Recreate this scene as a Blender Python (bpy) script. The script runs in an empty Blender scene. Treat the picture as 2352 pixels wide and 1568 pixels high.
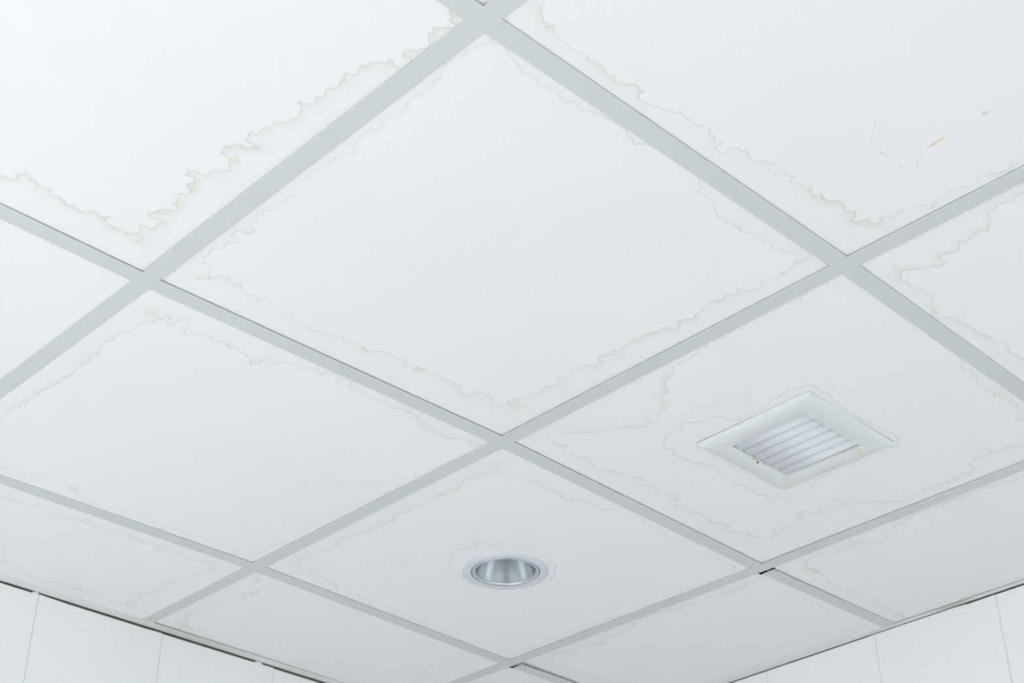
import bpy, bmesh, math, random
import numpy as np
from mathutils import Vector, Matrix

# ---------------------------------------------------------------- camera, light, exposure
scn = bpy.context.scene
COL = scn.collection
ZC = 2.600                      # height of the suspended ceiling's visible face
cam_data = bpy.data.cameras.new('camera')
cam_data.sensor_width = 36.0
cam_data.lens = 3520.3 / 2352 * 36.0
cam_data.clip_start = 0.02
cam_data.dof.use_dof = True
cam_data.dof.focus_distance = 1.95
cam_data.dof.aperture_fstop = 10.0
cam = bpy.data.objects.new('camera', cam_data)
cam.location = (-0.741761, -0.795062, ZC - 1.087977)
cam.rotation_euler = (2.149905, 0.0058437, -0.77047)
COL.objects.link(cam)
scn.camera = cam

world = bpy.data.worlds.new('overcast_sky')
scn.world = world
world.use_nodes = True
wb = world.node_tree.nodes['Background']
wb.inputs['Color'].default_value = (0.93, 0.975, 1.0, 1)
wb.inputs['Strength'].default_value = 2.7

sun_data = bpy.data.lights.new('sun', 'SUN')
sun_data.energy = 53.0
sun_data.angle = math.radians(3.0)
sun_data.color = (0.97, 0.98, 0.99)
sun = bpy.data.objects.new('sun', sun_data)
sun.rotation_euler = Vector((0.47, 0.25, -0.84)).to_track_quat('-Z', 'Y').to_euler()   # comes in through the window, onto the floor
sun.location = (-6, 0, 8)
COL.objects.link(sun)

scn.view_settings.view_transform = 'Standard'
scn.view_settings.look = 'None'
scn.view_settings.gamma = 1.0
scn.view_settings.use_curve_mapping = False
scn.view_settings.exposure = 0.0

rng = random.Random(7)
nrng = np.random.default_rng(7)

# ---------------------------------------------------------------- helpers
def mat(name, color, rough=0.6, metal=0.0, bump=0.0, bscale=200.0, var=0.0, vscale=3.0, spec=0.5, coat=0.0):
    m = bpy.data.materials.new(name); m.use_nodes = True
    nt = m.node_tree; b = nt.nodes['Principled BSDF']
    b.inputs['Base Color'].default_value = (*color, 1)
    b.inputs['Roughness'].default_value = rough
    b.inputs['Metallic'].default_value = metal
    b.inputs['Specular IOR Level'].default_value = spec
    b.inputs['Coat Weight'].default_value = coat
    tc = nt.nodes.new('ShaderNodeTexCoord')
    if var > 0:
        n = nt.nodes.new('ShaderNodeTexNoise'); n.inputs['Scale'].default_value = vscale
        n.inputs['Detail'].default_value = 5
        nt.links.new(tc.outputs['Object'], n.inputs['Vector'])
        r = nt.nodes.new('ShaderNodeMapRange')
        r.inputs['From Min'].default_value = 0.3; r.inputs['From Max'].default_value = 0.7
        r.inputs['To Min'].default_value = 1 - var; r.inputs['To Max'].default_value = 1.0
        nt.links.new(n.outputs['Fac'], r.inputs['Value'])
        v = nt.nodes.new('ShaderNodeVectorMath'); v.operation = 'SCALE'
        v.inputs[0].default_value = color
        nt.links.new(r.outputs['Result'], v.inputs['Scale'])
        nt.links.new(v.outputs['Vector'], b.inputs['Base Color'])
    if bump > 0:
        n2 = nt.nodes.new('ShaderNodeTexNoise'); n2.inputs['Scale'].default_value = bscale
        n2.inputs['Detail'].default_value = 3
        nt.links.new(tc.outputs['Object'], n2.inputs['Vector'])
        bp = nt.nodes.new('ShaderNodeBump'); bp.inputs['Strength'].default_value = bump
        bp.inputs['Distance'].default_value = 0.001
        nt.links.new(n2.outputs['Fac'], bp.inputs['Height'])
        nt.links.new(bp.outputs['Normal'], b.inputs['Normal'])
    return m

def add_spots(m, spots, lo=0.0):
    """rust or dirt spots: list of (x, y, z, radius, colour, strength) in object coordinates, broken up by noise"""
    nt = m.node_tree; b = nt.nodes['Principled BSDF']
    tc = nt.nodes.new('ShaderNodeTexCoord')
    n = nt.nodes.new('ShaderNodeTexNoise'); n.inputs['Scale'].default_value = 260; n.inputs['Detail'].default_value = 4
    nt.links.new(tc.outputs['Object'], n.inputs['Vector'])
    prev = None
    if b.inputs['Base Color'].is_linked: prev = b.inputs['Base Color'].links[0].from_socket
    base = tuple(b.inputs['Base Color'].default_value)
    for (x, y, z, rad, colr, st) in spots:
        d = nt.nodes.new('ShaderNodeVectorMath'); d.operation = 'DISTANCE'
        nt.links.new(tc.outputs['Object'], d.inputs[0]); d.inputs[1].default_value = (x, y, z)
        r = nt.nodes.new('ShaderNodeMapRange'); r.interpolation_type = 'SMOOTHSTEP'
        r.inputs['From Min'].default_value = 0.15 * rad; r.inputs['From Max'].default_value = rad
        r.inputs['To Min'].default_value = st; r.inputs['To Max'].default_value = 0.0
        nt.links.new(d.outputs['Value'], r.inputs['Value'])
        k = nt.nodes.new('ShaderNodeMapRange')
        k.inputs['From Min'].default_value = 0.35; k.inputs['From Max'].default_value = 0.6
        k.inputs['To Min'].default_value = 0.35
        nt.links.new(n.outputs['Fac'], k.inputs['Value'])
        mu = nt.nodes.new('ShaderNodeMath'); mu.operation = 'MULTIPLY'
        nt.links.new(r.outputs['Result'], mu.inputs[0]); nt.links.new(k.outputs['Result'], mu.inputs[1])
        mx = nt.nodes.new('ShaderNodeMix'); mx.data_type = 'RGBA'
        nt.links.new(mu.outputs[0], mx.inputs[0])
        if prev is None: mx.inputs[6].default_value = base
        else: nt.links.new(prev, mx.inputs[6])
        mx.inputs[7].default_value = (*colr, 1)
        prev = mx.outputs[2]
    nt.links.new(prev, b.inputs['Base Color'])

def link(name, me, m, parent=None, loc=None, smooth=False):
    if m is not None and len(me.materials) == 0: me.materials.append(m)
    o = bpy.data.objects.new(name, me); COL.objects.link(o)
    if parent is not None: o.parent = parent
    if loc is not None: o.location = loc
    if smooth:
        me.polygons.foreach_set('use_smooth', [True] * len(me.polygons))
    return o

def mesh(name, verts, faces):
    me = bpy.data.meshes.new(name); me.from_pydata([tuple(v) for v in verts], [], faces); me.update()
    return me

def fix_normals(me):
    bm = bmesh.new(); bm.from_mesh(me); bmesh.ops.recalc_face_normals(bm, faces=bm.faces); bm.to_mesh(me); bm.free()
    return me

def box(x0, x1, y0, y1, z0, z1, bev=0.0, name='box'):
    bm = bmesh.new()
    bmesh.ops.create_cube(bm, size=1)
    for v in bm.verts:
        v.co = Vector((x0 + (v.co.x + .5) * (x1 - x0), y0 + (v.co.y + .5) * (y1 - y0), z0 + (v.co.z + .5) * (z1 - z0)))
    if bev > 0: bmesh.ops.bevel(bm, geom=bm.edges[:], offset=bev, segments=2, affect='EDGES', profile=0.5)
    me = bpy.data.meshes.new(name); bm.to_mesh(me); bm.free()
    return me

def lathe(profile, n=96, name='lathe'):
    vs, fs = [], []
    m = len(profile)
    for k in range(n):
        a = 2 * math.pi * k / n
        for r, z in profile: vs.append((r * math.cos(a), r * math.sin(a), z))
    for k in range(n):
        for j in range(m - 1):
            a, b = k * m + j, ((k + 1) % n) * m + j
            fs.append((a, b, b + 1, a + 1))
    return mesh(name, vs, fs)

def structure(o):
    o['kind'] = 'structure'; return o

def thing(name, label, cat, loc):
    o = bpy.data.objects.new(name, None); COL.objects.link(o)
    o.empty_display_size = 0.1
    o.location = loc; o['label'] = label; o['category'] = cat
    return o

# ---------------------------------------------------------------- materials
M = {}
M['tee'] = mat('grey_painted_tee', (0.585, 0.607, 0.620), 0.45, var=0.02, vscale=6, spec=0.3)
M['tile_edge'] = mat('tile_core', (0.55, 0.54, 0.50), 0.9)
M['wall'] = mat('white_wall_panel', (0.80, 0.805, 0.81), 0.35, var=0.015, vscale=2, spec=0.35)
M['core'] = mat('grimy_backing', (0.26, 0.245, 0.21), 0.9, var=0.3, vscale=30)
M['grout'] = mat('grout', (0.70, 0.70, 0.69), 0.9, var=0.1, vscale=20)
M['plaster'] = mat('grey_plaster', (0.45, 0.45, 0.445), 0.8, bump=0.1, bscale=60, var=0.02)
M['floor'] = mat('grey_floor', (0.32, 0.32, 0.317), 0.55, var=0.08, vscale=1.5)
M['slab'] = mat('dark_slab', (0.10, 0.10, 0.10), 0.9, bump=0.3, bscale=20, var=0.3, vscale=4)
M['vent'] = mat('white_enamel', (0.665, 0.688, 0.705), 0.38, spec=0.35, var=0.01)
M['blade'] = mat('white_enamel_blade', (0.70, 0.725, 0.75), 0.4, spec=0.35, var=0.01)
M['duct'] = mat('dark_duct', (0.05, 0.055, 0.065), 0.7, var=0.2, vscale=20)
M['flange'] = mat('white_flange', (0.61, 0.648, 0.69), 0.45, spec=0.3, var=0.01)
M['rim'] = mat('satin_rim', (0.56, 0.57, 0.58), 0.4, metal=0.7, var=0.01)
M['chrome'] = mat('polished_reflector', (0.58, 0.615, 0.63), 0.24, metal=1.0, var=0.02, vscale=20)
M['bulb'] = mat('frosted_bulb', (0.80, 0.77, 0.72), 0.35, var=0.03, vscale=30)
M['socket'] = mat('lamp_socket', (0.45, 0.44, 0.42), 0.6, var=0.1, vscale=20)
M['angle'] = mat('white_wall_angle', (0.76, 0.775, 0.785), 0.5, var=0.03, vscale=8)
add_spots(M['angle'], [(0.68, 1.511, ZC, 0.20, (0.58, 0.575, 0.51), 0.9), (0.95, 1.511, ZC, 0.10, (0.66, 0.66, 0.62), 0.6),
                       (1.577, 0.47, ZC, 0.06, (0.48, 0.46, 0.42), 0.9), (1.577, 0.62, ZC, 0.06, (0.62, 0.60, 0.55), 0.6)])
M['caulk'] = mat('white_caulk', (0.72, 0.71, 0.67), 0.7, var=0.1, vscale=90)
M['frame_win'] = mat('window_frame_paint', (0.8, 0.8, 0.8), 0.4, var=0.02)

# tile: white vinyl face; the water stains are a colour layer of the tile itself (mesh attribute 'stain')
def tile_material():
    m = bpy.data.materials.new('stained_ceiling_tile'); m.use_nodes = True
    nt = m.node_tree; b = nt.nodes['Principled BSDF']
    at = nt.nodes.new('ShaderNodeAttribute'); at.attribute_name = 'stain'
    tc = nt.nodes.new('ShaderNodeTexCoord')
    n = nt.nodes.new('ShaderNodeTexNoise'); n.inputs['Scale'].default_value = 5; n.inputs['Detail'].default_value = 4
    nt.links.new(tc.outputs['Object'], n.inputs['Vector'])
    r = nt.nodes.new('ShaderNodeMapRange'); r.inputs['From Min'].default_value = .3; r.inputs['From Max'].default_value = .7
    r.inputs['To Min'].default_value = 0.985; r.inputs['To Max'].default_value = 1.0
    nt.links.new(n.outputs['Fac'], r.inputs['Value'])
    v = nt.nodes.new('ShaderNodeVectorMath'); v.operation = 'MULTIPLY'; v.inputs[1].default_value = (0.795, 0.808, 0.815)
    nt.links.new(at.outputs['Color'], v.inputs[0])
    s = nt.nodes.new('ShaderNodeVectorMath'); s.operation = 'SCALE'
    nt.links.new(v.outputs['Vector'], s.inputs[0]); nt.links.new(r.outputs['Result'], s.inputs['Scale'])
    nt.links.new(s.outputs['Vector'], b.inputs['Base Color'])
    b.inputs['Roughness'].default_value = 0.55
    b.inputs['Specular IOR Level'].default_value = 0.25
    n2 = nt.nodes.new('ShaderNodeTexNoise'); n2.inputs['Scale'].default_value = 350; n2.inputs['Detail'].default_value = 2
    nt.links.new(tc.outputs['Object'], n2.inputs['Vector'])
    bp = nt.nodes.new('ShaderNodeBump'); bp.inputs['Strength'].default_value = 0.02; bp.inputs['Distance'].default_value = 0.0005
    nt.links.new(n2.outputs['Fac'], bp.inputs['Height']); nt.links.new(bp.outputs['Normal'], b.inputs['Normal'])
    return m
M['tile'] = tile_material()

# water stains: tile, kind, plan polyline in 0.1 mm; smudges: tile, centre, two half-axes (mm), strength
STAINS=[
('-1,0','line','-2223 5479 -2165 5435 -2120 5452 -2068 5414 -2083 5345 -2132 5321 -2097 5313 -2067 5269 -2073 5193 -2010 5257 -1940 5316 -1929 5270 -1879 5294 -1837 5352 -1755 5332 -1692 5280 -1666 5364 -1587 5381 -1561 5345 -1512 5396 -1466 5378 -1405 5432 -1370 5379 -1290 5417 -1231 5436 -1156 5383 -1129 5300 -1047 5355 -989 5339 -944 5269 -933 5382 -863 5431 -816 5426 -743 5416 -663 5417 -597 5394 -539 5359 -560 5279 -613 5212 -536 5159 -466 5143 -467 5034 -461 4950 -559 4985 -668 4955 -660 4890 -599 4832 -568 4726 -492 4691 -470 4633 -552 4616 -540 4529 -610 4484 -555 4432 -635 4408 -531 4334 -539 4249 -637 4178 -592 4099 -636 4033 -743 4064 -771 3965 -718 3914 -641 3912 -589 3916 -574 3866 -575 3778 -506 3694 -470 3731 -435 3626 -496 3596 -538 3495 -590 3476 -674 3469 -705 3397 -685 3343 -730 3335 -669 3283 -608 3191 -538 3220 -439 3125 -536 3115 -615 3113 -631 3037 -658 2946 -599 2947 -579 2854 -578 2803 -548 2725 -572 2666 -513 2576 -440 2529 -435 2420 -493 2281 -583 2240 -572 2198 -518 2197 -437 2126 -476 2026 -442 1932 -478 1863 -443 1808 -443 1699 -458 1683 -464 1627 -491 1546 -422 1511 -411 1440 -445 1351 -406 1305 -427 1244 -373 1214 -287 1131 -308 1071 -254 1064 -207 1108 -148 1097 -113 1033 -121 966 -162 931 -230 966 -265 926 -260 863 -185 791 -125 689 -180 612 -265 520 -240 482 -275 431 -221 393 -175 335 -130 264 -231 262 -238 199 -341 118 -481 103'),
('0,0','thin','249 143 256 193 251 285 224 355 187 434 214 497 217 567 167 645 170 717 187 836 242 875 266 913 238 985 281 1067 309 1180 274 1292 263 1397 296 1494 344 1495 317 1554 327 1625 355 1647 314 1719 242 1755 290 1824 315 1915 331 2033 252 2025 260 2134 285 2227 233 2226 305 2327 264 2390 376 2465 294 2543 271 2617 279 2766 301 2833 254 2931 249 3097 283 3154 239 3232 231 3330 336 3413 375 3505 304 3591 360 3650 387 3700 301 3781 378 3879 255 3958 306 4043 267 4118 330 4175 307 4274 319 4290 434 4389'),
('0,0','line','434 4389 388 4473 292 4486 275 4580 309 4628 376 4603 413 4669 324 4754 361 4881 280 4991 320 5125 309 5218 398 5300 481 5326 532 5384 545 5456 598 5526 636 5455 641 5386 742 5311 781 5351 757 5426 847 5383 933 5302 1027 5386 1022 5457 1141 5498 1175 5421 1266 5468 1369 5392 1465 5413 1537 5526 1617 5541 1729 5443 1813 5446 1847 5506 1922 5481 2040 5557 2108 5538 2209 5561 2274 5475 2342 5530 2446 5478 2544 5433 2568 5386 2677 5476 2668 5485 2724 5432 2747 5370 2847 5461 2928 5408 3013 5450 3109 5384 3214 5298 3294 5332 3369 5285 3459 5300 3511 5226 3587 5330 3700 5340 3769 5284 3813 5319 3917 5272 3999 5245 4109 5219 4159 5275 4230 5234 4274 5298 4434 5251 4558 5266 4581 5351 4734 5368 4753 5269 4805 5176 4899 5157 4982 5186 5025 5172 5170 5310 5271 5252 5341 5147 5243 5075 5303 4990 5351 4835 5408 4618 5368 4548 5350 4431 5431 4355 5337 4206 5375 4091 5324 3958 5350 3804 5345 3758 5411 3644 5487 3648 5367 3508 5358 3365 5430 3246 5362 3236 5407 3119 5384 2968 5376 2830 5374 2687 5383 2606 5429 2419 5485 2342 5567 2312 5437 2175 5546 2260 5448 2188 5478 2066 5541 1959 5478 1857 5443 1731 5465 1664 5403 1565 5477 1472 5422 1390 5509 1285 5428 1207 5494 1167 5567 1132 5588 1032 5609 968 5515 883 5550 807 5580 649 5525 573 5559 498 5493 392 5522 259 5531 189 5482 153 5419 204 5298 267 5271 345 5153 343 5076 384 4995 331 4901 380 4842 356 4750 404 4662 368 4556 438 4494 410 4388 413 4304 434 4279 458 4147 448 4054 383 3969 368 3889 313 3766 299 3639 290 3609 319 3577 239 3478 188 3433 140 3365 115'),
('0,0','line','2624 117 2601 139 2496 239 2404 199 2321 211 2291 172 2188 154 2098 158 2003 134 1937 181 1860 173 1800 214 1735 195 1661 266 1611 250 1505 224 1471 288 1413 296 1338 289 1251 247 1139 276 1033 300 969 269 895 248 795 299 707 262 623 209 553 201 483 151 401 141 319 206 249 143'),
('0,-1','line','176 -650 231 -595 299 -496 356 -440 448 -389 527 -352 552 -410 607 -387 660 -324 700 -347 770 -299 853 -321 897 -320 986 -317 1063 -347 1127 -349 1166 -312 1243 -342 1337 -357 1415 -326 1485 -302 1546 -329 1622 -280 1724 -353 1794 -413 1861 -384 1925 -399 1928 -324 2007 -274 2061 -309 2084 -267 2144 -308 2266 -346 2341 -385 2438 -445 2436 -444 2533 -423 2614 -436 2749 -466 2809 -457 2885 -497 2945 -437 3008 -447 3080 -398 3142 -440 3174 -403 3153 -348 3281 -316 3273 -395 3299 -488 3343 -514 3414 -478 3431 -546 3512 -502 3601 -483 3674 -518 3722 -564 3796 -547 3825 -627 3867 -615 3871 -530 3922 -490 3970 -536 3938 -612 3988 -624 4107 -595 4200 -648 4225 -527 4320 -599 4381 -585 4465 -666 4529 -598 4625 -578 4652 -641 4736 -610 4824 -619 4892 -714 4963 -714 5107 -662 5199 -731 5263 -696 5295 -611 5368 -622 5383 -695 5421 -750 5529 -737 5597 -783 5526 -832 5498 -902 5572 -953 5552 -1068 5567 -1178 5617 -1226 5631 -1316 5680 -1363 5752 -1336 5777 -1379 5706 -1406 5697 -1529 5688 -1632 5642 -1681 5657 -1787 5675 -1834 5761 -1895 5756 -1955 5687 -2017 5667 -2123 5675 -2174 5764 -2270 5784 -2314 5796 -2372 5734 -2454 5748 -2573 5774 -2650'),
('0,1','line','5833 6273 5802 6302 5702 6368 5628 6257 5536 6315 5392 6362 5307 6443 5181 6414 5034 6408 4945 6434 4777 6419 4687 6332 4547 6267 4377 6260 4147 6339 4026 6260 3927 6300 3773 6337 3671 6326 3574 6256 3492 6361 3370 6211 3300 6173 3186 6254 3220 6275 3141 6193 3048 6203 2949 6349 2835 6251 2726 6304 2626 6399 2569 6325 2368 6415 2339 6570 2287 6697 2238 6565 2204 6471 2151 6546 2182 6669 2125 6774 2064 6756 2020 6646 1928 6634 1829 6628 1756 6575 1647 6604 1526 6548 1368 6603 1286 6584 1234 6658 1184 6634 1022 6764 1008 6659 946 6600 974 6526 923 6434 863 6445 850 6574 847 6670 790 6701 722 6649 728 6574 679 6551 651 6624 686 6661 614 6753 659 6789 578 6834 495 6960 544 7054 538 7131 570 7234 486 7276 474 7431 484 7518 448 7674 458 7763 497 7898 551 7896 542 7955 458 8035 506 8114 563 8135 512 8235 525 8350 509 8492 541 8565 538 8672 500 8760 535 8858 521 8950 476 9046 476 9126 470 9212 451 9337 472 9452 426 9551 474 9696 428 9795 463 9900 404 10040 443 10172 409 10317 359 10478'),
('0,1','thin','530 10247 478 10319 466 10422'),
('0,1','thin','1120 11624 1214 11598 1344 11506 1442 11573 1621 11564 1721 11437 1821 11438 2027 11406 2109 11460 2314 11464 2357 11557 2482 11573 2579 11650 2744 11664 2957 11670 3142 11669 3345 11652 3610 11686 3852 11637 4074 11680 4323 11592 4488 11584 4688 11544 4820 11569 4988 11561 5123 11587 5243 11550 5377 11655 5570 11511 5657 11507 5678 11292 5683 11056 5653 10856 5692 10592 5645 10413 5683 10192 5654 10001 5690 9858 5626 9739 5680 9508 5668 9308 5697 9386 5701 9171 5705 8994 5742 8786 5745 8612 5731 8489 5768 8252 5788 8067 5776 7847 5780 7647 5799 7435 5772 7205 5838 7016 5825 6903'),
('1,0','thin','6108 383 6120 436 6067 531 6105 605 6130 692 6181 890 6127 987 6138 1136 6122 1335 6108 1442 6120 1571 6105 1656 6117 1787 6169 2001 6112 2201 6220 2493 6232 2734 6245 2900 6248 2744 6220 2796 6205 2861 6211 2958'),
('1,0','line','6211 2958 6361 3022 6382 3158 6439 3209 6468 3287 6652 3380 6682 3514 6764 3572 6922 3560 6938 3683 6985 3834 7094 3957 7157 4040 7120 4133 7193 4267 7116 4311 7055 4398 6948 4500 6872 4631 6857 4703 6765 4849 6704 4937 6565 5069 6427 5230 6304 5258 6334 5377 6395 5438 6504 5425 6659 5457 6769 5384 6801 5505 6916 5586 7011 5527 7123 5545 7217 5424 7299 5471 7447 5551 7555 5607 7676 5524 7840 5465 7955 5420 7959 5514 8139 5407 8219 5299 8294 5292 8343 5410 8447 5443 8563 5366 8736 5369 8776 5464 8881 5466 8997 5356 9228 5375 9181 5455 9243 5569 9365 5522 9348 5573 9457 5470 9588 5520 9742 5515 9855 5443 9980 5502 10170 5539 10293 5458 10473 5469 10475 5395 10569 5562 10719 5531 10931 5368 11108 5387 11256 5322 11343 5224 11299 5130 11135 5063 11209 4956 11166 4849 11197 4711 11086 4598 11053 4486 10926 4463 10899 4312 11080 4247 11177 4119 11043 4105 11081 3964 11107 3869 10954 3773 10951 3673 11071 3662 11158 3682 11300 3617 11338 3477 11459 3314 11602 3248 11702 3098 11789 2980 11670 2888 11707 2751 11731 2661 11634 2584 11704 2484 11694 2295 11741 2117 11671 2021 11702 1862 11692 1742 11611 1691 11486 1714 11421 1586 11345 1440 11436 1322 11278 1226 11345 1217 11459 1139 11408 1035 11443 911 11512 785 11563 645'),
('1,0','line','11080 367 10915 437 10803 486 10728 443 10752 363 10678 320 10526 324 10385 264 10223 307 10090 297 10033 378 9928 315 9829 381 9694 322 9618 368 9485 309 9350 305 9219 247 9112 272 9019 282 8890 201 8748 134 8670 108'),
('1,0','thin','8462 133 8314 151 8152 159 7975 111 7896 115 7816 96'),
('1,0','ring','7951 3183 7908 3138 7944 3019 7901 2975 7949 2845 7921 2746 7916 2626 7874 2439 7870 2321 7833 2275 7863 2165 7893 2057 7912 1959 8024 1912 8083 1936 8221 1926 8383 1914 8468 1956 8646 1973 8753 1975 8933 1972 9092 1990 9277 2007 9365 1946 9430 1991 9558 1957 9659 1970 9782 1941 9947 1939 10098 1975 10189 2046 10210 2117 10162 2276 10180 2443 10161 2625 10174 2871 10160 3122 10182 3197 10224 3350 10260 3561 10326 3672 10436 3742 10464 3816 10460 3896 10527 4010 10495 4091 10385 4221 10276 4351 10186 4410 10048 4388 9865 4460 9766 4403 9668 4421 9610 4376 9403 4499 9375 4401 9240 4431 9084 4433 8966 4400 8840 4328 8733 4358 8623 4415 8559 4404 8501 4484 8314 4497 8116 4498 8068 4543 8046 4449 7966 4433 7804 4517 7826 4451 7728 4408 7634 4294 7572 4198 7507 4215 7534 4101 7613 3982 7547 3935 7503 3846 7500 3741 7580 3686 7601 3601 7706 3567 7643 3454 7653 3381 7674 3318 7768 3315 7873 3300 7953 3224 8010 3191'),
('1,1','ring','8091 8775 8022 8688 7985 8647 8026 8593 8112 8572 8179 8530 8254 8484 8316 8395 8360 8316 8434 8267 8502 8310 8613 8327 8715 8292 8801 8241 8848 8275 8952 8269 9086 8251 9224 8278 9363 8305 9503 8332 9570 8397 9677 8523 9785 8650 9834 8769 9898 8875 9854 9017 9867 9173 9788 9383'),
('1,1','ring','8091 8775 8035 8843 8003 8951 7942 9071 7945 9176 7989 9259 8043 9334 8107 9368 8164 9504 8236 9628 8361 9736 8443 9723 8517 9685 8657 9750 8770 9842 8879 9872 8973 9884 9075 9889 9216 9891'),
('1,1','ring','8191 8543 8258 8572 8310 8599'),
('1,-1','line','6311 -2340 6297 -2252 6286 -2167 6358 -2086 6309 -1982 6284 -1921 6345 -1846 6369 -1753 6456 -1759 6518 -1663 6537 -1661 6632 -1614 6594 -1538 6600 -1465 6594 -1399 6620 -1363 6595 -1238 6691 -1188 6724 -1096 6685 -1018 6660 -931 6777 -898 6869 -901 6857 -826 6792 -743 6753 -664 6649 -543 6596 -450 6603 -393 6702 -337 6849 -346 6969 -352 7090 -380 7199 -373 7322 -379 7413 -331 7497 -298 7576 -236 7717 -232 7678 -148'),
('1,-1','line','7679 -126 7762 -159 7810 -238 7885 -299 7970 -311 8070 -313 8170 -337 8315 -357 8447 -340 8518 -384 8593 -382 8679 -417 8771 -383 8873 -431 9024 -428 9135 -384 9270 -414 9364 -403 9422 -432 9544 -473'),
('0,2','line','5499 12332 5376 12327 5237 12339 5099 12310 4942 12380 4808 12311 4622 12292 4468 12361 4395 12468 4302 12325 4152 12354 4004 12342 3823 12363 3732 12263 3568 12307 3419 12375 3339 12377 3181 12382 3054 12393 2961 12372 2789 12393 2593 12507 2510 12409 2315 12383 2163 12388 2055 12421 1868 12495 1724 12461 1589 12488 1443 12492'),
('0,2','line','2570 14586 2718 14564 2868 14541 3032 14545 3160 14626 3297 14699 3472 14739 3624 14761 3767 14667 3897 14502 3958 14654 4063 14639 4219 14660 4399 14575 4558 14596 4753 14628 4766 14746 4949 14705 5096 14654 5152 14601 5101 14473 5247 14467 5181 14223 5132 14053 5245 13904 5268 13711 5177 13459 5174 13253 5301 13175 5308 12920 5366 12742 5509 12647 5353 12551 5427 12400 5499 12332'),
('1,2','thin','11351 14209 11214 13787 11100 13569 11080 13374 11060 13180 11082 12949 10971 12741 10871 12630 10551 12524 10413 12453 10109 12441 9872 12420 9700 12387 9408 12422 9223 12453 9014 12413 8788 12392 8626 12405 8481 12311 8322 12325 8085 12366 7971 12384 7773 12302 7561 12325 7388 12313 7236 12368 7064 12270 6802 12176 6617 12224 6488 12346'),
('1,2','line','6488 12346 6543 12548 6599 12710 6581 12857 6469 12790 6562 13005 6543 13198 6487 13339 6430 13526 6430 13704 6354 13866 6315 14038 6295 14284 6294 14422 6390 14516 6515 14772 6681 14804'),
('1,2','thin','6681 14804 6897 14791 7176 14865 7377 14870 7579 14827 7886 14835 8219 14873 8578 14892 8858 14940 9133 14837 9416 14835 9768 14823 10242 14865 10538 14863'),
('1,1','line','6522 6684 6458 6809 6458 6939 6425 7100 6376 7211 6457 7365 6506 7452 6473 7583 6489 7770 6440 7817 6456 7972 6406 8087 6455 8212 6439 8332 6405 8469 6472 8581 6421 8700 6421 8878 6522 8961 6488 9101 6454 9279 6436 9516 6401 9734 6383 9900 6331 10063 6365 10219 6402 10222 6402 10452 6383 10624 6330 10791 6276 10959 6311 11124 6417 11342 6579 11270 6706 11393 6906 11408 7072 11416 7277 11473 7448 11565'),
('1,1','thin','7448 11565 7445 11567 7653 11542 7864 11558 8116 11581 8290 11548 8403 11662 8629 11627 8752 11691 9034 11698 9320 11704 9632 11736 9965 11705 10302 11675 10535 11648 10707 11632 10889 11706 11148 11660 11532 11700 11705 11639 11704 11437 11742 11200 11750 10894 11721 10481 11779 10233 11761 9916 11826 9571 11822 9203 11818 8841 11839 8506 11907 8218 11951 7913 11836 7717 11856 7398 11852 7063 11829 6751 11802 6408 11751 6335 11597 6400 11402 6464 11200 6456 11010 6361 10855 6390 10696 6462 10541 6378 10323 6318 10424 6337 10158 6361 9872 6333 9628 6307 9443 6301 9145 6223 8965 6217 8773 6293'),
('1,1','line','8773 6293 8620 6403 8479 6397 8323 6441 8134 6482 8016 6560 7829 6600 7724 6530 7555 6523 7389 6580 7238 6525 7073 6550 6893 6493 6797 6649 6683 6692 6522 6684'),
('2,0','line','12436 1196 12375 1385 12460 1435 12377 1613 12424 1768 12358 1830 12355 2034 12347 2211 12399 2401 12282 2512 12378 2733 12304 2874 12347 3010 12316 3181 12387 3365 12446 3599 12478 3790 12604 3819 12748 3945 12782 4141 12601 4275 12564 4424 12523 4540 12646 4539 12597 4740 12625 4909 12489 4960 12434 5130 12415 5266 12562 5406 12669 5547 12911 5481 13181 5556 13404 5595 13612 5652 13852 5639 13972 5569 14223 5591 14423 5576 14683 5507 14857 5565 15054 5513 15327 5573 15537 5557 15729 5560'),
('2,1','line','12592 6238 12463 6360 12485 6506 12490 6670 12543 6876 12579 7101 12497 7266 12439 7452 12575 7632 12510 7782 12471 7953 12482 8169 12474 8266 12458 8282 12379 8493 12318 8827 12219 9060 12365 9156 12446 9411 12523 9628 12560 9884 12698 10199 12569 10420 12554 10636 12560 10834 12674 10982 12558 10988 12448 11194 12501 11404 12664 11564 12898 11555 13177 11507 13408 11450 13699 11448 14044 11453 14394 11458'),
('2,1','thin','15600 6725 15613 6472 15469 6274 15169 6322 14789 6309 14497 6356 14284 6330 13975 6264 13674 6329'),
('0,-1','mark','3991 -1858 4061 -1788 4166 -1690 4236 -1623 4306 -1555'),
('0,-1','dash','4511 -1539 4569 -1538 4628 -1546'),
('0,-1','dash','4874 -1550 4920 -1552 4956 -1551'),
('0,-1','dash','4967 -1721 5004 -1685 5035 -1672'),
('0,-1','dash','4898 -1787 4881 -1830'),
('0,-1','dash','4831 -1954 4828 -2003'),
('0,-1','rust','4834 -2009 4825 -2052 4821 -2129'),
('0,-1','spot','4788 -2665 4789 -2682 4793 -2701'),
('1,1','mark','7287 10120 7423 10110'),
('1,1','dash','7407 10110 7451 10124'),
('1,1','dash','7583 10119 7712 10117'),
('1,1','mark','7823 10117 7856 10125'),
('1,1','mark','6610 10409 6752 10431'),
('1,2','mark','8127 14311 8142 14218 8173 14169 8315 14381')]
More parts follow.
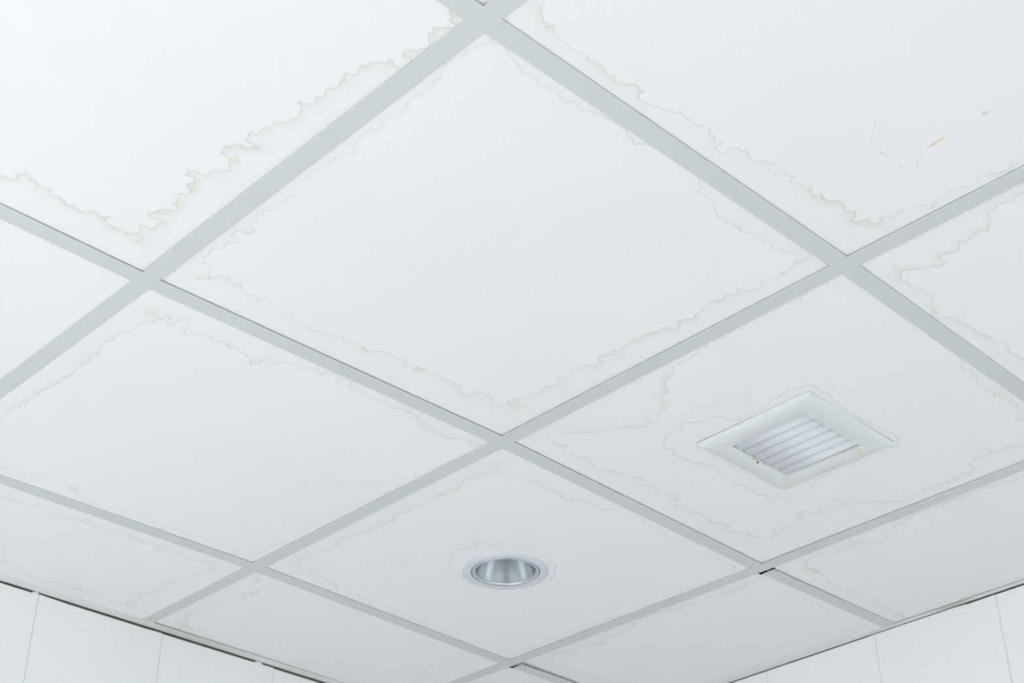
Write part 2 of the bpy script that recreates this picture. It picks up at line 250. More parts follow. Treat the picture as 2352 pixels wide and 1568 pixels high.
SMUDGES=[
('-1,0',-41.3,539.8,10.7,-10.2,6.4,10.0,1),
('-1,0',-46.1,554.4,4.4,-4.2,3.2,5.0,0.8),
('-1,0',-54.3,419.9,5.4,-5.2,5.3,7.8,0.9),
('-1,0',-48.0,452.8,5.5,-5.2,3.9,5.8,0.8),
('-1,0',-47.6,347.1,4.1,-3.9,6.0,8.4,1),
('-1,0',-64.9,336.6,4.4,-4.2,3.2,4.5,1),
('-1,0',-52.2,479.6,5.5,-5.3,3.1,4.7,0.8),
('-1,0',-41.3,496.2,6.2,-5.9,4.7,7.2,0.8),
('-1,0',-183.1,541.2,3.0,-2.9,2.0,3.6,0.6),
('-1,0',-17.8,55.2,4.3,-4.1,8.3,9.4,0.8),
('-1,0',-24.8,12.5,6.3,-6.0,6.8,7.4,0.9),
('-1,0',-20.7,90.1,4.9,-4.7,3.5,4.0,0.7),
('-1,0',-39.7,135.1,2.7,-2.6,3.5,4.2,0.6),
('-1,0',-42.7,163.7,2.4,-2.3,3.5,4.3,0.9),
('0,0',49.6,556.7,9.1,-8.7,5.0,7.3,0.9),
('0,0',93.3,541.0,5.3,-5.0,3.7,5.2,0.8),
('0,0',127.9,545.5,5.3,-5.1,2.9,4.0,0.5),
('0,0',385.3,534.9,6.5,-6.2,5.5,6.2,1),
('0,0',540.2,506.1,8.9,-8.5,11.3,11.6,1),
('0,0',548.9,526.9,7.5,-7.1,3.4,3.5,0.6),
('0,0',540.1,287.9,5.6,-5.3,4.7,4.3,0.8),
('0,0',547.7,261.3,5.6,-5.3,5.3,4.6,0.7),
('0,0',549.5,154.5,3.0,-2.8,4.6,3.8,0.8),
('0,0',558.1,60.5,3.9,-3.8,5.0,3.8,0.8),
('0,0',550.3,9.2,5.1,-4.9,6.1,4.5,0.5),
('0,-1',59.9,-32.2,4.0,-3.9,8.1,8.0,0.8),
('0,-1',549.0,-64.0,10.7,-10.2,2.8,2.0,0.8),
('0,-1',558.1,-43.0,7.6,-7.3,2.9,2.0,0.8),
('0,-1',300.0,-42.3,2.9,-2.8,3.8,3.1,0.7),
('0,-1',411.6,-56.8,4.8,-4.6,4.2,3.2,0.6),
('0,-1',449.5,-60.2,3.0,-2.9,4.3,3.2,0.7),
('0,-1',545.5,-70.6,6.2,-6.0,4.7,3.3,0.7),
('0,1',47.3,665.5,9.4,-9.0,8.3,12.9,1),
('0,1',165.1,657.6,5.6,-5.3,4.2,5.9,0.9),
('0,1',115.4,659.1,6.9,-6.6,2.8,4.0,0.6),
('0,1',50.9,870.0,4.3,-4.1,2.8,4.7,0.6),
('0,1',225.3,1148.9,5.7,-5.4,4.6,7.7,0.8),
('1,0',1096.0,545.2,10.4,-9.9,6.0,4.8,0.7),
('1,0',1124.2,560.0,9.7,-9.2,5.7,4.5,0.8),
('1,0',1112.1,449.3,4.8,-4.5,11.9,8.9,0.8),
('1,0',1139.3,151.9,4.8,-4.5,8.0,4.9,0.5),
('1,0',693.8,371.0,5.2,-5.0,12.3,10.7,0.5),
('1,0',641.2,503.9,10.7,-10.2,7.6,7.4,0.3),
('1,1',637.1,644.6,11.1,-10.6,6.3,6.6,0.9),
('1,1',644.2,660.0,8.0,-7.6,3.8,4.0,0.6),
('1,1',645.6,780.1,4.6,-4.4,5.9,6.6,0.7),
('1,1',645.5,828.2,5.8,-5.5,4.0,4.6,0.6),
('1,1',630.1,1133.2,6.3,-5.9,5.0,6.5,0.7),
('1,2',626.9,1226.0,8.2,-7.8,9.1,12.4,1),
('1,2',654.3,1280.6,8.4,-7.9,7.5,10.3,0.7),
('1,2',644.7,1478.9,9.7,-9.2,13.6,20.2,0.8),
('1,2',1115.5,1256.7,8.2,-7.7,6.1,6.7,0.6),
('1,2',1143.2,1239.0,5.1,-4.8,4.6,5.0,0.8),
('1,2',1114.7,1357.9,7.3,-6.9,9.4,10.7,0.6),
('0,2',418.7,1460.6,11.0,-10.4,8.1,13.6,0.6),
('0,2',525.2,1463.9,9.4,-8.9,12.4,19.6,0.9),
('0,2',515.5,1420.5,5.6,-5.3,8.7,13.6,0.7),
('0,2',436.0,1234.8,7.0,-6.6,5.6,8.5,0.6),
('0,2',394.9,1466.3,4.6,-4.3,5.7,9.8,0.6),
('0,2',544.2,1250.7,10.8,-10.2,8.5,12.3,0.5),
('1,-1',650.5,-49.0,10.4,-10.0,6.5,4.4,0.7),
('1,-1',649.2,-39.3,5.2,-5.0,5.8,3.9,0.6),
('1,-1',663.3,-111.2,7.7,-7.3,6.5,4.1,0.4),
('1,-1',665.4,-88.4,3.9,-3.7,5.2,3.4,0.7),
('1,-1',761.2,-22.4,4.1,-3.9,5.2,3.4,0.6),
('1,-1',903.9,-44.1,3.5,-3.4,6.4,3.8,0.4),
('2,0',1284.7,554.1,9.1,-8.6,10.7,7.9,0.9),
('2,0',1348.9,564.1,4.6,-4.4,7.6,5.5,0.6),
('2,0',1473.7,554.5,4.8,-4.5,8.2,5.6,0.5),
('2,1',1258.6,1085.9,6.1,-5.8,11.9,11.4,0.6)]

# ---------------------------------------------------------------- room shell
RX0, RX1, RY0, RY1 = -2.0, 1.585, -3.0, 1.523     # faces of the four walls
structure(link('floor', box(RX0 - .2, RX1 + .2, RY0 - .2, RY1 + .2, -0.1, 0.0), M['floor']))
ceiling = structure(link('ceiling', box(RX0 - .2, RX1 + .2, RY0 - .2, RY1 + .2, ZC + 0.32, ZC + 0.45), M['slab']))

def panel(prof, width_axis, face, sign, name='wall_panel'):
    """one wall panel; prof = [(s, ztop), ...] along the wall; a 9 mm thick board with eased edges, face at `face`"""
    g, e, zb = 0.0003, 0.0016, 0.012
    s0, s1 = prof[0][0] + g, prof[-1][0] - g
    pts = [(s0, zb)] + [(min(max(s, s0), s1), ZC + min(z + 0.00045, -0.0005)) for s, z in prof] + [(s1, zb)]
    c = (0.5 * (s0 + s1), 0.5 * (zb + ZC))
    vs, n = [], len(pts)
    for depth, ins in ((0.0, e), (e, 0.0), (0.009, 0.0)):
        for s, z in pts:
            ss = s + (ins if s < s0 + 1e-6 else -ins if s > s1 - 1e-6 else 0)
            zz = z + (ins if z < 0.1 else -ins)
            d = face + sign * depth
            vs.append((ss, d, zz) if width_axis == 'x' else (d, ss, zz))
    fs = [tuple(range(n)), tuple(reversed(range(2 * n, 3 * n)))]
    for L in range(2):
        for k in range(n):
            a, b = L * n + k, L * n + (k + 1) % n
            fs.append((a, b, b + n, a + n))
    return fix_normals(mesh(name, vs, fs))

# left wall (faces -Y): core with grouted joints, panels 250 mm wide whose tops stop short of the wall angle
wl = structure(link('wall_left', box(RX0 - .2, RX1 + .2, RY1 + 0.009, RY1 + 0.2, 0, ZC + 0.40), M['core']))
left_tops = {133: [(133, -3.6), (383, -4.0)], 383: [(383, -2.2), (398, -3.0), (440, -4.2), (600, -4.4), (633, -3.2)],
             633: [(633, -4.6), (700, -4.4), (838, -3.8), (858, -3.2), (883, -3.0)], 883: [(883, -4.6), (1133, -4.0)]}
xs = [RX0 * 1000] + [133 + 250 * k for k in range(-8, 6)] + [1585]
for a, b in zip(xs[:-1], xs[1:]):
    prof = left_tops.get(a, [(a, -4.3), (b, -4.3)])
    prof = [(prof[0][0], prof[0][1])] + prof[1:-1] + [(b, prof[-1][1])]
    link('wall_panel', panel([(s / 1000, z / 1000) for s, z in prof], 'x', RY1, 1), M['wall'], wl)
link('joint_grout', box(RX0, RX1, RY1 + 0.0007, RY1 + 0.0088, 0.012, ZC - 0.0055, name='joint_grout'), M['grout'], wl)
# right wall (faces -X)
wr = structure(link('wall_right', box(RX1 + 0.009, RX1 + 0.2, RY0 - .2, RY1 + 0.009, 0, ZC + 0.40), M['core']))
right_tops = {138: [(138, -2.9), (388, -3.0)], 388: [(388, -2.7), (446, -3.0), (449, -1.8), (470, -1.3), (600, -1.1), (638, -1.1)],
              638: [(638, -1.1), (655, -1.8), (760, -2.2), (888, -1.9)], 888: [(888, -2.2), (1138, -2.0)]}
ys = [138 + 250 * k for k in range(-13, 6)] + [1523]
ys = [max(v, -3000) for v in ys if v > -3240]
for a, b in zip(ys[:-1], ys[1:]):
    prof = right_tops.get(a, [(a, -2.8), (b, -2.8)])
    prof = [(prof[0][0], prof[0][1])] + prof[1:-1] + [(b, prof[-1][1])]
    link('wall_panel', panel([(s / 1000, z / 1000) for s, z in prof], 'y', RX1, 1), M['wall'], wr)
link('joint_grout', box(RX1 + 0.0007, RX1 + 0.0088, RY0, RY1, 0.012, ZC - 0.0055, name='joint_grout'), M['grout'], wr)

# the two walls behind the camera; the left one has the main window, the right one an added opening
WY0, WY1, WZ0, WZ1 = -0.95, 1.46, 0.75, 2.42
def wall_with_opening():
    bm = bmesh.new()
    for (y0, y1, z0, z1) in ((RY0 - .2, WY0, 0, ZC + .4), (WY1, RY1 + .009, 0, ZC + .4), (WY0, WY1, 0, WZ0), (WY0, WY1, WZ1, ZC + .4)):
        me = box(RX0 - 0.2, RX0, y0, y1, z0, z1); bm.from_mesh(me); bpy.data.meshes.remove(me)
    me = bpy.data.meshes.new('wall_back_left'); bm.to_mesh(me); bm.free(); return me
structure(link('wall_back_left', wall_with_opening(), M['plaster']))
VX0, VX1, VZ0, VZ1 = -1.95, 1.2, 0.25, 2.5
def wall_with_opening_2():
    bm = bmesh.new()
    for (x0, x1, z0, z1) in ((RX0 - .2, VX0, 0, ZC + .4), (VX1, RX1 + .2, 0, ZC + .4), (VX0, VX1, 0, VZ0), (VX0, VX1, VZ1, ZC + .4)):
        me = box(x0, x1, RY0 - 0.2, RY0, z0, z1); bm.from_mesh(me); bpy.data.meshes.remove(me)
    me = bpy.data.meshes.new('wall_back_right'); bm.to_mesh(me); bm.free(); return me
structure(link('wall_back_right', wall_with_opening_2(), M['plaster']))
added_win = structure(link('added_window', box(VX0 - .03, VX1 + .03, RY0 - .14, RY0 + .05, VZ0 - .04, VZ0), M['frame_win']))  # unseen second window, added to throw more light on the left wall
for k in range(3):
    x = VX0 + (VX1 - VX0) * k / 2
    link('window_frame', box(x - .025, x + .025, RY0 - .13, RY0 - .07, VZ0, VZ1), M['frame_win'], added_win)
link('window_frame', box(VX0, VX1, RY0 - .13, RY0 - .07, VZ1 - .05, VZ1), M['frame_win'], added_win)
win = structure(link('window_1', box(RX0 - .14, RX0 + .05, WY0 - .03, WY1 + .03, WZ0 - .04, WZ0), M['frame_win']))
for k in range(4):
    y = WY0 + (WY1 - WY0) * k / 3
    link('window_frame', box(RX0 - .13, RX0 - .07, y - .025, y + .025, WZ0, WZ1), M['frame_win'], win)
link('window_frame', box(RX0 - .13, RX0 - .07, WY0, WY1, WZ1 - .05, WZ1), M['frame_win'], win)

# ---------------------------------------------------------------- suspended ceiling grid
# grid nodes (mm); those inside the frame are where this ceiling's slightly uneven runners really cross
XS = [-2000, -1800, -1200, -600, 0, 600, 1200, 1585]
YS = [-3000, -2400, -1800, -1200, -600, 0, 600, 1200, 1523]
NODE = {(i, j): (XS[i], YS[j]) for i in range(8) for j in range(9)}
A, B, Cc, Wc = 4, 5, 6, 7
NODE.update({(A, 5): (-0.2, -0.3), (A, 6): (4.1, 606.7), (A, 7): (1, 1198), (A, 8): (1, 1523),
             (B, 5): (596.6, -2.6), (B, 6): (596.9, 595.8), (B, 7): (591.5, 1187), (B, 8): (587, 1523),
             (Cc, 5): (1208, 4), (Cc, 6): (1209.9, 607.6), (Cc, 7): (1202.3, 1205.9), (Cc, 8): (1191, 1523),
             (Wc, 5): (1585, 5), (Wc, 6): (1585, 598.5), (Wc, 7): (1585, 1201)})

def tee_mesh(path, z0, name, w=12.3, t=1.0, ext0=0.0, ext1=0.0):
    """inverted T swept along a plan path (mm): folded flange below, web and bulb above"""
    sec = [(-w, 0.25), (-w + .35, 0), (w - .35, 0), (w, 0.25), (w, t), (0.6, t), (0.6, 30), (3, 31), (3, 37), (-3, 37), (-3, 31), (-0.6, 30), (-0.6, t), (-w, t)]
    P = [np.array(p, float) for p in path]
    d0 = (P[1] - P[0]) / np.linalg.norm(P[1] - P[0]); d1 = (P[-1] - P[-2]) / np.linalg.norm(P[-1] - P[-2])
    P[0] = P[0] - d0 * ext0; P[-1] = P[-1] + d1 * ext1
    vs, fs, n = [], [], len(sec)
    for k, p in enumerate(P):
        a = P[max(k - 1, 0)]; b = P[min(k + 1, len(P) - 1)]
        d = (b - a) / np.linalg.norm(b - a); nn = np.array([-d[1], d[0]])
        for s, z in sec:
            q = p + nn * s; vs.append((q[0] / 1000, q[1] / 1000, ZC + (z0 + z) / 1000))
    for k in range(len(P) - 1):
        for j in range(n):
            a, b = k * n + j, k * n + (j + 1) % n
            fs.append((a, b, b + n, a + n))
    fs.append(tuple(range(n))); fs.append(tuple(reversed(range((len(P) - 1) * n, len(P) * n))))
    return fix_normals(mesh(name, vs, fs))

for i in range(1, 7):                                   # main runners, wall to wall along Y
    path = [NODE[(i, j)] for j in range(9)]
    path[0] = (path[0][0], -2998); path[-1] = (path[-1][0], 1519)
    link('main_runner', tee_mesh(path, 0.0, 'main_runner'), M['tee'], ceiling)
SHORT = {(Cc, 6): 20.3, (Cc, 7): 20.5}                  # two tees that no longer reach their runner
for j in range(1, 8):
    for i in range(0, 7):
        p0 = np.array(NODE[(i, j)], float); p1 = np.array(NODE[(i + 1, j)], float)
        d = (p1 - p0) / np.linalg.norm(p1 - p0)
        a = p0 + d * SHORT.get((i, j), 11.6) if i > 0 else p0 + d * 2
        b = p1 - d * (11.6 if i < 6 else 4)
        link('cross_tee', tee_mesh([a, b], 0.25, 'cross_tee'), M['tee'], ceiling)

# wall angles (L section: flange under the tile edges, leg up the wall)
def angle_mesh(axis, s0, s1, wallpos, width, thick=0.4, leg=24):
    sec = [(0, -thick), (-width + .3, -thick), (-width, -thick + .15), (-width, -0.05), (-0.9, -0.05), (-0.9, leg), (0, leg)]
    n, N = len(sec), 60
    vs, fs = [], []
    for k in range(N + 1):
        s = s0 + (s1 - s0) * k / N
        wob = 0.35 * math.sin(s * 0.011) + 0.2 * math.sin(s * 0.037)
        for o, z in sec:
            q = (s / 1000, (wallpos + o) / 1000) if axis == 'x' else ((wallpos + o) / 1000, s / 1000)
            vs.append((*q, ZC + (z + (wob * 0.3 if o < -1 else 0)) / 1000))
    for k in range(N):
        for j in range(n):
            a, b = k * n + j, k * n + (j + 1) % n
            fs.append((a, b, b + n, a + n))
    fs += [tuple(range(n)), tuple(reversed(range(N * n, (N + 1) * n)))]
    return fix_normals(mesh('trim', vs, fs))
t1 = structure(link('trim_1', angle_mesh('x', -2000, 1585, 1523, 22), M['angle']))
t2 = structure(link('trim_2', angle_mesh('y', -3000, 1522, 1585, 12), M['angle']))

def blob(x, y, z, rx, ry, rz, seed):
    r = random.Random(seed); bm = bmesh.new()
    bmesh.ops.create_icosphere(bm, subdivisions=3, radius=1)
    for v in bm.verts:
        k = 1 + 0.12 * math.sin(5 * v.co.x + seed) + 0.1 * math.sin(7 * v.co.y + 2 * seed)
        v.co = Vector((x + v.co.x * rx * k, y + v.co.y * ry * k, z + v.co.z * rz * k)) / 1000
        v.co.z += ZC
    me = bpy.data.meshes.new('caulk'); bm.to_mesh(me); bm.free(); return me
for (bx, brx) in ((377, 6.5), (848, 9)):
    link('caulk', blob(bx, 1525, -2.6, brx, 3.6, 2.6, int(bx)), M['caulk'], t1, smooth=True)

# ---------------------------------------------------------------- ceiling tiles with their water stains
def key(i, j): return '%d,%d' % (i - 4, j - 5)

def fractal(P, r, amp=0.20, closed=False, minlen=2.2):
    pts = [P[0]]
    def sub(a, b, lev):
        d = b - a; L = math.hypot(*d)
        if L < minlen or lev == 0: pts.append(b); return
        m = (a + b) / 2 + np.array([-d[1], d[0]]) * r.uniform(-amp, amp) + d * r.uniform(-.1, .1)
        sub(a, m, lev - 1); sub(m, b, lev - 1)
    for a, b in zip(P[:-1], P[1:]): sub(np.asarray(a), np.asarray(b), 3)
    return np.array(pts)

def noise1(s, seed, period):
    r = np.random.default_rng(seed); t = r.random(4096)
    u = s / period; i = np.floor(u).astype(int); f = u - i; f = f * f * (3 - 2 * f)
    return t[i % 4096] * (1 - f) + t[(i + 1) % 4096] * f

def noise2(X, Y, seed, period):
    r = np.random.default_rng(seed); t = r.random((256, 256))
    u, v = X / period + 1000, Y / period + 1000
    i, j = np.floor(u).astype(int), np.floor(v).astype(int)
    f, g = u - i, v - j; f = f * f * (3 - 2 * f); g = g * g * (3 - 2 * g)
    T = lambda a, b: t[a % 256, b % 256]
    return (T(i, j) * (1 - f) + T(i + 1, j) * f) * (1 - g) + (T(i, j + 1) * (1 - f) + T(i + 1, j + 1) * f) * g

LIFT = {'-1,0': {(1, 1): 1.5, (1, 0): .5}, '0,0': {(0, 0): .3, (0, 1): 1.3, (1, 1): 1.4, (1, 0): .8}, '1,0': {(1, 1): 1.3, (0, 1): 1.3},
        '1,-1': {(0, 1): 1.0}, '2,0': {(0, 1): 2.3, (1, 1): .2, (1, 0): -1.2}, '2,1': {(0, 1): 6.0, (1, 0): -1.25, (1, 1): -1.25}, '0,1': {(1, 1): .7, (0, 1): -.1},
        '0,-1': {(1, 1): 1.2, (0, 1): .9}, '-1,-1': {(1, 1): 2.0}, '1,1': {(1, 1): .7, (0, 1): .6}, '1,2': {(1, 0): .4, (0, 1): .8, (1, 1): -1.5},
        '0,2': {(1, 1): -1.4, (0, 1): -1.5}}
CHIP = {'2,0': (0, 1), '2,1': (0, 1)}        # tile corners broken off beside the short tees
CHIP2 = {'2,1': (0, 0), '2,2': (0, 0)}
HOLES = {'1,0': ('rect', 832, 982, 228, 380), '1,1': ('disc', 908, 911, 64)}
STEP = 768
BASE = 64
by_tile, sm_tile = {}, {}
for k, kind, s in STAINS:
    by_tile.setdefault(k, []).append((kind, np.array([int(v) for v in s.split()], float).reshape(-1, 2) / 10))
# the same marks carried on round the tiles outside the photograph (mm)
EXTRA = [('-1,0', '-70,18 -500,30 -545,90 -550,500 -500,545 -222.3,547.9'), ('0,-1', '577.4,-265 560,-520 500,-550 80,-545 40,-480 17.6,-65'),
         ('0,1', '35.9,1047.8 62,1120 112,1162.4'), ('1,0', '1156.3,64.5 1148,46 1108,36.7'),
         ('1,-1', '954.4,-47.3 1120,-60 1150,-150 1145,-500 1080,-545 700,-540 650,-480 631.1,-234'),
         ('0,2', '144.3,1249.2 70,1290 75,1420 150,1465 257,1458.6'), ('2,0', '1572,470 1555,100 1480,52 1310,58 1243.6,119.6'),
         ('2,1', '1439.4,1145.8 1520,1150 1555,1080 1560,672.5')]
for k, x0, x1, y0, y1 in (('2,-1', 1262, 1530, -545, -50), ('1,-2', 650, 1155, -1150, -655), ('0,-2', 50, 550, -1145, -650),
                          ('-1,-1', -548, -52, -550, -60), ('-2,0', -1150, -655, 55, 548), ('-2,1', -1145, -650, 650, 1150)):
    EXTRA.append((k, ' '.join('%d,%d' % p for p in ((x1, y0 + 30), (x1 - 40, y0), (x0 + 40, y0), (x0, y0 + 40), (x0, y1 - 40), (x0 + 30, y1), (x1 - 40, y1), (x1, y1 - 30), (x1, y0 + 30)))))
for k, sx in EXTRA:
    P = [np.array([float(v) for v in q.split(',')]) for q in sx.split()]
    J = [P[0]]
    for a, b in zip(P[:-1], P[1:]):
        d = b - a; L = math.hypot(*d); m = max(1, int(L / 13))
        for q in range(1, m): J.append(a + d * (q + rng.uniform(-.35, .35)) / m + np.array([-d[1], d[0]]) / L * rng.uniform(-6, 6))
        J.append(b)
    by_tile.setdefault(k, []).append(('line', np.array(J)))
for row in SMUDGES: sm_tile.setdefault(row[0], []).append(row[1:])

def stain_field(k, X, Y):
    """colour multiplier of the tile at each raster point; X, Y in mm (affine in the raster up to the small skew)"""
    n = X.shape[0]
    out = np.ones((n, n, 3))
    seed = abs(hash_str(k))
    g = ((X[-1, 0] - X[0, 0]) / (n - 1), (Y[0, -1] - Y[0, 0]) / (n - 1))
    ox, oy = X[0, 0], Y[0, 0]
    def raster(P, reach):
        D = np.full((n, n), 1e9); O = np.zeros((n, n)); SG = np.ones((n, n)); A_ = np.zeros((n, n)); s = 0.0
        for a, b in zip(P[:-1], P[1:]):
            d = b - a; L = math.hypot(*d)
            if L < 1e-6: continue
            i0 = int((min(a[0], b[0]) - reach - ox) / g[0]) - 12; i1 = int((max(a[0], b[0]) + reach - ox) / g[0]) + 13
            j0 = int((min(a[1], b[1]) - reach - oy) / g[1]) - 12; j1 = int((max(a[1], b[1]) + reach - oy) / g[1]) + 13
            i0, j0 = max(i0, 0), max(j0, 0); i1, j1 = min(i1, n), min(j1, n)
            if i0 >= i1 or j0 >= j1: s += L; continue
            sl = (slice(i0, i1), slice(j0, j1))
            px, py = X[sl] - a[0], Y[sl] - a[1]
            t = np.clip((px * d[0] + py * d[1]) / (L * L), 0, 1)
            qx, qy = px - t * d[0], py - t * d[1]
            dist = np.hypot(qx, qy)
            cr = (d[0] * py - d[1] * px) / L          # >0: outer (wet) side
            orth = np.abs(cr) / (dist + 1e-9)
            up = (dist < D[sl] - 1e-5) | ((dist < D[sl] + 1e-5) & (orth > O[sl]))
            D[sl] = np.where(up, dist, D[sl]); O[sl] = np.where(up, orth, O[sl])
            SG[sl] = np.where(up, np.sign(cr), SG[sl]); A_[sl] = np.where(up, s + t * L, A_[sl]); s += L
        return D, SG, A_
    for q, (kind, P) in enumerate(by_tile.get(k, [])):
        r = random.Random(seed + q)
        if kind in ('line', 'thin', 'ring'):
            F = fractal(P, r, 0.22 if kind != 'ring' else 0.12)
            D, SG, S_ = raster(F, 20 if kind == 'line' else 9)
            sd = D * SG
            near = D < 200
            inner = np.clip(1 - (-sd) / 0.9, 0, 1)                     # crisp edge towards the dry side
            side = np.where(sd > 0, 1.0, inner)
            n1 = noise1(S_, seed + 31 * q, 14.0); n2 = noise1(S_, seed + 57 * q + 1, 38.0); n3 = noise2(X, Y, seed + 5, 7.0)
            w = 1.1
            core = np.exp(-(D / w) ** 2) * (0.45 + 0.75 * n1) * np.where(sd > 0, 1, inner)
            blot = np.clip((n2 - 0.34) * 2.4, 0, 1) * (0.35 + 0.9 * n3)
            if k == '-1,0': blot = np.maximum(blot, 0.30 + 0.35 * n3)
            if kind == 'line':
                halo = np.where(sd > 0, np.exp(-D / 6.0), 0) * blot * 1.15 * {'-1,0': 1.0, '0,-1': .8}.get(k, .6) + np.where(sd > 0, np.exp(-D / 2.2), 0) * 0.25
                wide = np.where(sd > 0, np.exp(-(D / 13.0) ** 2), 0) * 0.35 * side
                lc = 0.85
            elif kind == 'thin':
                halo = np.where(sd > 0, np.exp(-D / 2.5), 0) * blot * 0.35
                wide = np.where(sd > 0, np.exp(-(D / 5.0) ** 2), 0) * 0.2; lc = 0.62
            else:
                halo = np.exp(-D / 1.5) * blot * 0.45; wide = 0 * D; lc = 1.25
            for c, (cl, ch, cw) in enumerate(((.185, .135, .035), (.165, .115, .028), (.185, .195, .045))):
                out[:, :, c] *= np.where(near, (1 - lc * cl * core) * (1 - ch * halo) * (1 - cw * wide), 1)
        else:
            D, SG, S_ = raster(P, 6)
            n1 = noise1(S_, seed + 91 * q, 5.0)
            w, st, colr = {'mark': (0.55, .16, (1, 1, 1)), 'dash': (0.75, .30, (1, .97, .93)), 'rust': (2.0, .40, (.45, .75, 1.25)), 'spot': (2.6, .22, (1, 1, 1.1))}[kind]
            prof = np.exp(-(D / w) ** 2) * (0.45 + 0.8 * n1)
            for c in range(3): out[:, :, c] *= 1 - np.clip(st * colr[c] * prof, 0, .9)
    for q, (cx, cy, ax, ay, bx, by, st) in enumerate(sm_tile.get(k, [])):
        det = ax * by - ay * bx
        u = ((X - cx) * by - (Y - cy) * bx) / det; v = (-(X - cx) * ay + (Y - cy) * ax) / det
        rr = np.hypot(u, v) + 0.9 * (noise2(X, Y, seed + 77 + q, 9.0) - .5)
        f = np.clip(1.25 - rr, 0, 1); f = f * f * (3 - 2 * f) * st * (0.55 + 0.6 * noise2(X, Y, seed + 177 + q, 5.0))
        for c, a_ in enumerate((.085, .070, .150)): out[:, :, c] *= 1 - a_ * f
    return out

def hash_str(s):
    h = 17
    for ch in s: h = (h * 31 + ord(ch)) % 100003
    return h

def tile_mesh(i, j):
    k = key(i, j)
    cs = {}
    for a in (0, 1):
        for b in (0, 1):
            p = np.array(NODE[(i + a, j + b)], float)
            gx = 2.5 if (i + a) not in (0, 7) else 3.0; gy = 2.5 if (j + b) not in (0, 8) else 3.0
            cs[(a, b)] = p + np.array([gx if a == 0 else -gx, gy if b == 0 else -gy])
    lift = LIFT.get(k, {})
    z00, z10, z01, z11 = [1.55 + lift.get(c, 0.05) for c in ((0, 0), (1, 0), (0, 1), (1, 1))]
    def pos(U, V):
        W = [(1 - U) * (1 - V), U * (1 - V), (1 - U) * V, U * V]
        x = sum(w * cs[c][0] for w, c in zip(W, ((0, 0), (1, 0), (0, 1), (1, 1))))
        y = sum(w * cs[c][1] for w, c in zip(W, ((0, 0), (1, 0), (0, 1), (1, 1))))
        z = W[0] * z00 + W[1] * z10 + W[2] * z01 + W[3] * z11
        return x, y, z
    detailed = k in by_tile
    hole = HOLES.get(k); chips = [c for c in (CHIP.get(k), CHIP2.get(k)) if c]
    n = STEP + 1
    if detailed or chips:
        ii, jj = np.meshgrid(np.arange(n), np.arange(n), indexing='ij')
        X, Y, Z = pos(ii / STEP, jj / STEP)
        F = stain_field(k, X, Y) if detailed else np.ones((n, n, 3))
        keep = np.ones((STEP, STEP), bool)
        xc, yc = X[:-1, :-1], Y[:-1, :-1]
        if hole:
            if hole[0] == 'rect': keep &= ~((xc > hole[1]) & (xc < hole[2]) & (yc > hole[3]) & (yc < hole[4]))
            else: keep &= np.hypot(xc - hole[1], yc - hole[2]) > hole[3]
        for (a, b) in chips:
            p = cs[(a, b)]
            keep &= ~((np.abs(xc - p[0]) < 21) & (np.abs(yc - p[1]) < 13))
        cells, stack = [], [(a, b, BASE) for a in range(0, STEP, BASE) for b in range(0, STEP, BASE)]
        G = F.min(axis=2)
        while stack:
            a, b, s = stack.pop()
            blk = keep[a:a + s, b:b + s]
            if not blk.any(): continue
            g = F[a:a + s + 1, b:b + s + 1, 2]
            r_ = g.max() - g.min()
            if s == 1 or (blk.all() and r_ < (0.010 if s > 2 else 0.020)): cells.append((a, b, s)); continue
            h = s // 2
            stack += [(a, b, h), (a + h, b, h), (a, b + h, h), (a + h, b + h, h)]
        cells = np.array(cells)
        a, b, s = cells.T
        quad = np.stack([a * n + b, a * n + b + s, (a + s) * n + b + s, (a + s) * n + b], 1)   # faces down
        idx, inv = np.unique(quad.ravel(), return_inverse=True)
        quad = inv.reshape(-1, 4)
        vi, vj = idx // n, idx % n
        V = np.stack([X[vi, vj] / 1000, Y[vi, vj] / 1000, ZC + Z[vi, vj] / 1000], 1)
        C4 = np.concatenate([F[vi, vj], np.ones((len(vi), 1))], 1)
    else:
        U = np.array([0, 0, 1, 1.]); W = np.array([0, 1, 1, 0.])
        x, y, z = pos(U, W)
        V = np.stack([x / 1000, y / 1000, ZC + z / 1000], 1); quad = np.array([[0, 1, 2, 3]]); C4 = np.ones((4, 4))
    # sides and back of the board
    nv = len(V)
    U = np.array([0, 0, 1, 1.]); W = np.array([0, 1, 1, 0.])
    x, y, z = pos(U, W)
    lo = np.stack([x / 1000, y / 1000, ZC + z / 1000], 1); hi = lo + np.array([0, 0, 0.012])
    V = np.concatenate([V, lo, hi]); C4 = np.concatenate([C4, np.ones((8, 4))])
    L, H = nv, nv + 4
    extra = [] if chips else [(L + q, H + q, H + (q + 1) % 4, L + (q + 1) % 4) for q in range(4)]
    if not hole and not chips: extra.append((H, H + 3, H + 2, H + 1))
    if chips and not hole: extra.append((H, H + 3, H + 2, H + 1))
    faces = np.concatenate([quad, np.array(extra)]) if extra else quad
    me = bpy.data.meshes.new('ceiling_tile')
    me.vertices.add(len(V)); me.vertices.foreach_set('co', V.astype(np.float32).ravel())
    nf = len(faces)
    me.loops.add(nf * 4); me.loops.foreach_set('vertex_index', faces.astype(np.int32).ravel())
    me.polygons.add(nf); me.polygons.foreach_set('loop_start', np.arange(0, nf * 4, 4, dtype=np.int32))
    me.materials.append(M['tile']); me.materials.append(M['tile_edge'])
    mi = np.zeros(nf, np.int32); mi[len(quad):] = 1
    me.polygons.foreach_set('material_index', mi)
    me.update(calc_edges=True)
    at = me.color_attributes.new('stain', 'FLOAT_COLOR', 'POINT')
    at.data.foreach_set('color', C4.astype(np.float32).ravel())
    return me

